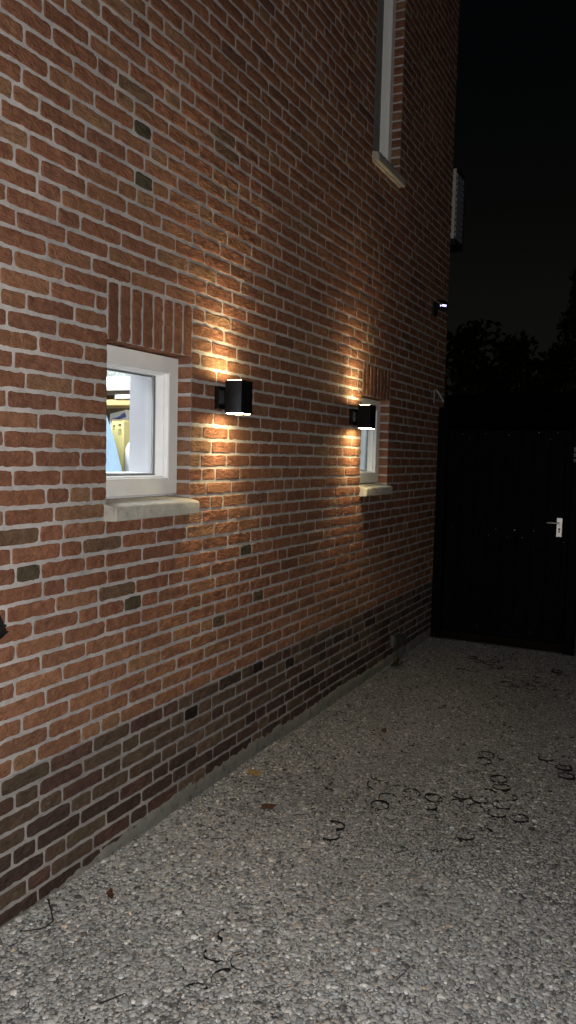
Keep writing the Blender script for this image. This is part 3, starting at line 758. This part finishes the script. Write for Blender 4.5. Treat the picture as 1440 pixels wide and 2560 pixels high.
me = bpy.data.meshes.new('gravel'); me.vertices.add(len(VV)); me.vertices.foreach_set('co', VV.astype(np.float32).ravel())
me.loops.add(FF.size); me.loops.foreach_set('vertex_index', FF.astype(np.int32).ravel())
me.polygons.add(len(FF)); me.polygons.foreach_set('loop_start', np.arange(0,FF.size,3,dtype=np.int32)); me.polygons.foreach_set('loop_total', np.full(len(FF),3,dtype=np.int32))
me.update(calc_edges=True)
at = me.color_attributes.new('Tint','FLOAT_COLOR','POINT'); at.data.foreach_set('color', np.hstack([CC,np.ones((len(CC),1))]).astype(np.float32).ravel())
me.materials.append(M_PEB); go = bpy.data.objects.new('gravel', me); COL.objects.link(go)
tag(go, 'loose grey gravel covering the drive along the wall', 'gravel', kind='stuff')

# black rings of the gravel grid showing through
RINGS = {
 'mid': [(.64,3.454),(.657,3.36),(.751,3.355),(.751,3.262),(.846,3.262),(.83,3.354),(.937,3.353),(1.033,3.348),(1.04,3.44),(1.12,3.44),(1.126,3.346),(1.218,3.345),(1.31,3.35),(1.218,3.44),(1.23,3.54),(1.139,3.532),(1.019,3.708),(1.18,3.63),(.937,3.262),(1.148,3.72),(.748,3.17)],
 'side': [(1.029,4.008),(1.12,4.015),(1.407,4.027),(1.308,4.109),(1.033,3.91),(1.43,3.93)],
 'near': [(.652,2.90),(.664,2.81),(1.143,3.075),(1.105,2.884),(1.204,3.143)],
 'front': [(.649,2.061),(.661,1.96),(.744,1.87),(.931,1.77),(.753,1.965),(.70,1.78)],
 'far': [(.488,5.95),(.553,5.87),(.64,5.846),(.662,5.93),(.718,5.772),(.924,5.462),(.935,5.368),(1.012,5.463),(1.022,5.367),(1.098,5.389),(1.027,5.772),(1.035,5.68),(1.121,5.888),(1.175,5.778),(1.131,5.475),(1.206,5.356),(1.295,5.333),(1.234,5.27),(.859,5.369),(.849,5.55),(.48,5.55),(1.044,5.555)],
 'gatefront': [(.651,4.661),(.943,4.911),(1.089,4.967)],
}
GLAB = {'mid':'gravel grid of black plastic rings, largest row of arcs across the middle of the gravel','side':'gravel grid rings showing farther right, behind the largest row of arcs','near':'few black grid rings just in front of the largest row of arcs',
 'front':'broken black grid rings nearest the bottom edge of the photo','far':'dense dark cluster of black grid rings in the gravel before the gate','gatefront':'three faint black grid rings between the middle arcs and the cluster by the gate'}
def ring_mesh(m=36):
    q = MB(); n = 36; V = []; F = []; ro, ri, h = .0405, .0383, .022
    for i in range(n):
        a = 2*math.pi*i/n; c, s = math.cos(a), math.sin(a)
        V += [(ro*c,ro*s,-h),(ro*c,ro*s,0),(ri*c,ri*s,0),(ri*c,ri*s,-h)]
    for i in range(m):
        a = i*4; b = ((i+1)%n)*4
        for j in range(4): F.append((a+j,b+j,b+(j+1)%4,a+(j+1)%4))
    q.add(V, F); return q
first = None; arcs = [ring_mesh(k) for k in (15, 21, 11)]; arc_first = {}
for key, pts in RINGS.items():
    cx, cy = np.mean(pts, axis=0)
    root = empty('gravel_grid', (cx,cy,0), GLAB[key], 'gravel grid', 'gravel grid showing through the stones')
    for (x, y) in pts:
        ka = random.randrange(3)
        if random.random() < (.85 if key in ('front','near','gatefront') else .35):
            if ka not in arc_first: o = arcs[ka].build('ring', M_RING); arc_first[ka] = o
            else: o = arc_first[ka].copy(); COL.objects.link(o)
        elif first is None: o = ring_mesh().build('ring', M_RING); first = o
        else: o = first.copy(); COL.objects.link(o)
        o.parent = root; o.location = (x-cx, y-cy, .0008+random.uniform(-.0032,.0022)+(-.0028 if y < 2.2 else .0012 if key in ('mid','side','far') else 0)); o.rotation_euler = (R(random.uniform(-6,6)), R(random.uniform(-6,6)), random.uniform(0,6))

# twigs, leaves, weed, litter
def twig(pts, r, label, side=None):
    q = MB(); P = []
    for i in range(len(pts)-1):
        a, b = Vector(pts[i]), Vector(pts[i+1])
        for t in np.linspace(0,1,6)[:-1]: P.append(tuple(a.lerp(b,t)+Vector((random.uniform(-.0015,.0015),random.uniform(-.0015,.0015),random.uniform(-.001,.001)))))
    P.append(pts[-1]); rr = [r*(1-.5*i/(len(P)-1)) for i in range(len(P))]
    q.tube(P, rr, 7)
    if side: q.tube(side, [r*.6,r*.3], 5)
    return thing_mesh('twig', q, M_TWIG, label, 'twig', 'twigs on the gravel', smooth=True)
Zt = .0055
twig([(.030,1.905,Zt+.01),(.085,1.865,Zt+.006),(.122,1.832,Zt),(.124,1.796,Zt),(.100,1.765,Zt),(.072,1.738,Zt+.002)], .0032, 'dark bent twig shaped like a hook, at the foot of the wall bottom left')
twig([(.502,1.611,Zt),(.539,1.669,Zt+.003)], .0030, 'short straight dark stick nearest the bottom edge, left of centre')
twig([(1.190,2.092,Zt),(1.200,2.13,Zt+.003),(1.207,2.166,Zt+.004)], .0019, 'thin slightly curved twig on the bare gravel at lower right centre')
twig([(.944,2.787,Zt),(.985,2.834,Zt+.003)], .0019, 'thin straight twig on the gravel in front of the small group of rings')
twig([(.274,2.537,Zt),(.335,2.579,Zt+.003)], .0022, 'straw-thin twig on the gravel left of centre, below the brown leaf')
twig([(.62,2.611,Zt),(.646,2.653,Zt+.003)], .0018, 'short thin twig near the middle of the gravel, left of the broken rings')
twig([(.472,2.889,Zt),(.526,2.92,Zt+.002)], .0016, 'hair-thin twig on the gravel right of the brown leaf')
twig([(.33,1.52,Zt),(.345,1.50,Zt+.004),(.343,1.47,Zt)], .0018, 'thin forked twig at the bottom edge of the photo', side=[(.345,1.50,Zt+.004),(.362,1.497,Zt+.006)])
def leaf(loc, s, rz, mat, label, curl=.4):
    q = MB(); out = []; n = 26
    for i in range(n):
        a = 2*math.pi*i/n; r = s*(.55+.33*abs(math.cos(2.5*a))+.12*random.random()); out.append((r*math.cos(a)*1.2, r*math.sin(a)*.8))
    V = [(0,0,.004)]; 
    for k in (.5,1.):
        for (x, y) in out: V.append((x*k, y*k, .004+curl*s*(k**2)*(.5+.5*math.sin(3*math.atan2(y,x)+1))*.6))
    F = [(0,1+i,1+(i+1)%n) for i in range(n)]+[(1+i,1+n+i,1+n+(i+1)%n,1+(i+1)%n) for i in range(n)]
    M = Matrix.Translation(loc) @ Matrix.Rotation(rz,4,'Z') @ Matrix.Rotation(R(12),4,'X')
    q.add([tuple(M @ Vector(v)) for v in V], F)
    q.tube([tuple(M @ Vector((s*.9,0,.006))), tuple(M @ Vector((s*1.7,s*.3,.016)))], [.0013,.0008], 5)
    return thing_mesh('dead_leaf', q, mat, label, 'leaf', 'dead leaves on the gravel', smooth=True)
leaf((.19,2.031,.006), .022, 2.2, M_LEAFB, 'curled brown dead leaf on gravel beside the hook-shaped twig', .9)
leaf((.34,2.891,.004), .030, .8, M_LEAFB, 'flat reddish brown dead leaf on the gravel near the middle of the photo')
leaf((.125,3.153,.012), .034, .3, M_LEAFY, 'yellow dead leaf against the foot of the wall')
leaf((.454,4.042,.003), .028, 1.7, M_LEAFB, 'dark dead leaf on the shaded gravel, beyond the reddish brown leaf')
leaf((.497,3.185,.003), .024, 2.9, M_LITTER, 'blackish dead leaf on the gravel between the wall and the row of rings')
wd = MB()
for i in range(46):
    a = random.uniform(0,2*math.pi); l = random.uniform(.03,.085); p0 = Vector((.055+random.uniform(-.02,.03),5.376+random.uniform(-.06,.06),.004)); d = Vector((abs(math.cos(a))*.7+.1,math.sin(a),random.uniform(.15,.9)))*l
    s = Vector((-d.y,d.x,0)).normalized()*.006; wd.add([tuple(p0-s*.4),tuple(p0+d*.5+s+Vector((0,0,.01))),tuple(p0+d),tuple(p0+d*.5-s+Vector((0,0,.01)))], [(0,1,2,3)])
thing_mesh('weed', wd, M_WEED, 'low dark weed growing at the foot of the plinth below the outlet box', 'weed')
lt = MB()
def flake(x, y, s):
    a = random.uniform(0,6.3); n = random.choice((4,5,6)); V = []
    for i in range(n):
        t = a+2*math.pi*i/n; r = s*random.uniform(.5,1.2); V.append((x+r*math.cos(t)*1.5*math.cos(a)-r*math.sin(t)*.6*math.sin(a), y+r*math.cos(t)*1.5*math.sin(a)+r*math.sin(t)*.6*math.cos(a), .009+random.uniform(-.002,.004)))
    lt.add(V, [tuple(range(n))])
for _ in range(150): flake(random.uniform(.05,2.2), random.uniform(1.5,3.2), random.uniform(.003,.0065))
for _ in range(420): flake(abs(random.gauss(.55,.55))+.03, random.uniform(3.0,6.4), random.uniform(.004,.011))
for _ in range(60): flake(random.gauss(1.1,.25), random.gauss(5.45,.25), random.uniform(.006,.014))
tag(lt.build('leaf_litter', M_LITTER), 'tiny dark scraps of leaves strewn over the gravel', 'leaf litter', kind='stuff')

# ------------------------------------------------------------------ world and light
w = bpy.data.worlds.new('World'); scene.world = w; w.use_nodes = True; nt = w.node_tree; bgn = nt.nodes['Background']
sky = N(nt, 'ShaderNodeTexSky', sky_type='NISHITA'); sky.sun_disc = False; sky.sun_elevation = R(-6); sky.sun_rotation = R(200)
mxs = N(nt, 'ShaderNodeMix', data_type='RGBA', blend_type='ADD'); mxs.inputs['Factor'].default_value = 1.
scl = N(nt, 'ShaderNodeMix', data_type='RGBA', blend_type='MULTIPLY'); scl.inputs['Factor'].default_value = 1.; scl.inputs['B'].default_value = (.004,.004,.004,1)
L(nt, sky.outputs[0], scl.inputs['A'])
tc = N(nt, 'ShaderNodeTexCoord'); sx = N(nt, 'ShaderNodeSeparateXYZ'); L(nt, tc.outputs['Generated'], sx.inputs[0])
rp = ramp(nt, [(0.0,(.0054,.0052,.0045)), (.16,(.0045,.0044,.0038)), (.30,(.0021,.0021,.0020)), (.42,(.0010,.0013,.0014)), (1.0,(.0006,.0009,.0011))])
L(nt, sx.outputs['Z'], rp.inputs['Fac'])
L(nt, scl.outputs['Result'], mxs.inputs['A']); L(nt, rp.outputs['Color'], mxs.inputs['B']); L(nt, mxs.outputs['Result'], bgn.inputs['Color'])
bgn.inputs['Strength'].default_value = 1.0

def area(name, loc, rot, power, sx_, sy_, col):
    l = bpy.data.lights.new(name, 'AREA'); l.shape = 'RECTANGLE'; l.size = sx_; l.size_y = sy_; l.energy = power; l.color = col
    o = bpy.data.objects.new(name, l); COL.objects.link(o); o.location = loc; o.rotation_euler = rot; return o
area('room_light', (-1.0,2.7,2.46), (0,0,0), 40., .5, .5, (.93,.95,1.0))
area('far_room_light', (-1.1,4.9,2.46), (0,0,0), 24.0, .4, .4, (.90,.96,1.0))

# camera
CAM = Vector((1.84888,0.,1.52))
fw = Vector((-.44659243,.89177777,-.07271593)); rt = Vector((.89307032,.4492447,.02458868)); up = Vector((-.05459489,.05395932,.99704954))
cd = bpy.data.cameras.new('camera'); co = bpy.data.objects.new('camera', cd); COL.objects.link(co)
mat = Matrix((rt, up, -fw)).transposed().to_4x4(); mat.translation = CAM; co.matrix_world = mat
cd.sensor_fit = 'VERTICAL'; cd.sensor_height = 36.0; cd.lens = 36.0*1953.72/2560; cd.clip_end = 500; cd.clip_start = .02
scene.camera = co
# flash of the phone, a hand's breadth from its lens
fl = bpy.data.lights.new('phone_flash', 'POINT'); fl.energy = 238.; fl.color = (1.0,.965,.93); fl.shadow_soft_size = .004
fo = bpy.data.objects.new('phone_flash', fl); COL.objects.link(fo); m2 = mat.copy(); m2.translation = CAM+rt*-.012-up*.022; fo.matrix_world = m2

scene.view_settings.view_transform = 'Standard'; scene.view_settings.look = 'None'; scene.view_settings.exposure = 0
scene.render.engine = 'CYCLES'
cy = scene.cycles; cy.use_denoising = True
try: cy.denoiser = 'OPENIMAGEDENOISE'; cy.denoising_input_passes = 'RGB_ALBEDO_NORMAL'
except Exception: pass
cy.max_bounces = 6; cy.sample_clamp_indirect = 4.0; cy.caustics_reflective = False; cy.caustics_refractive = False
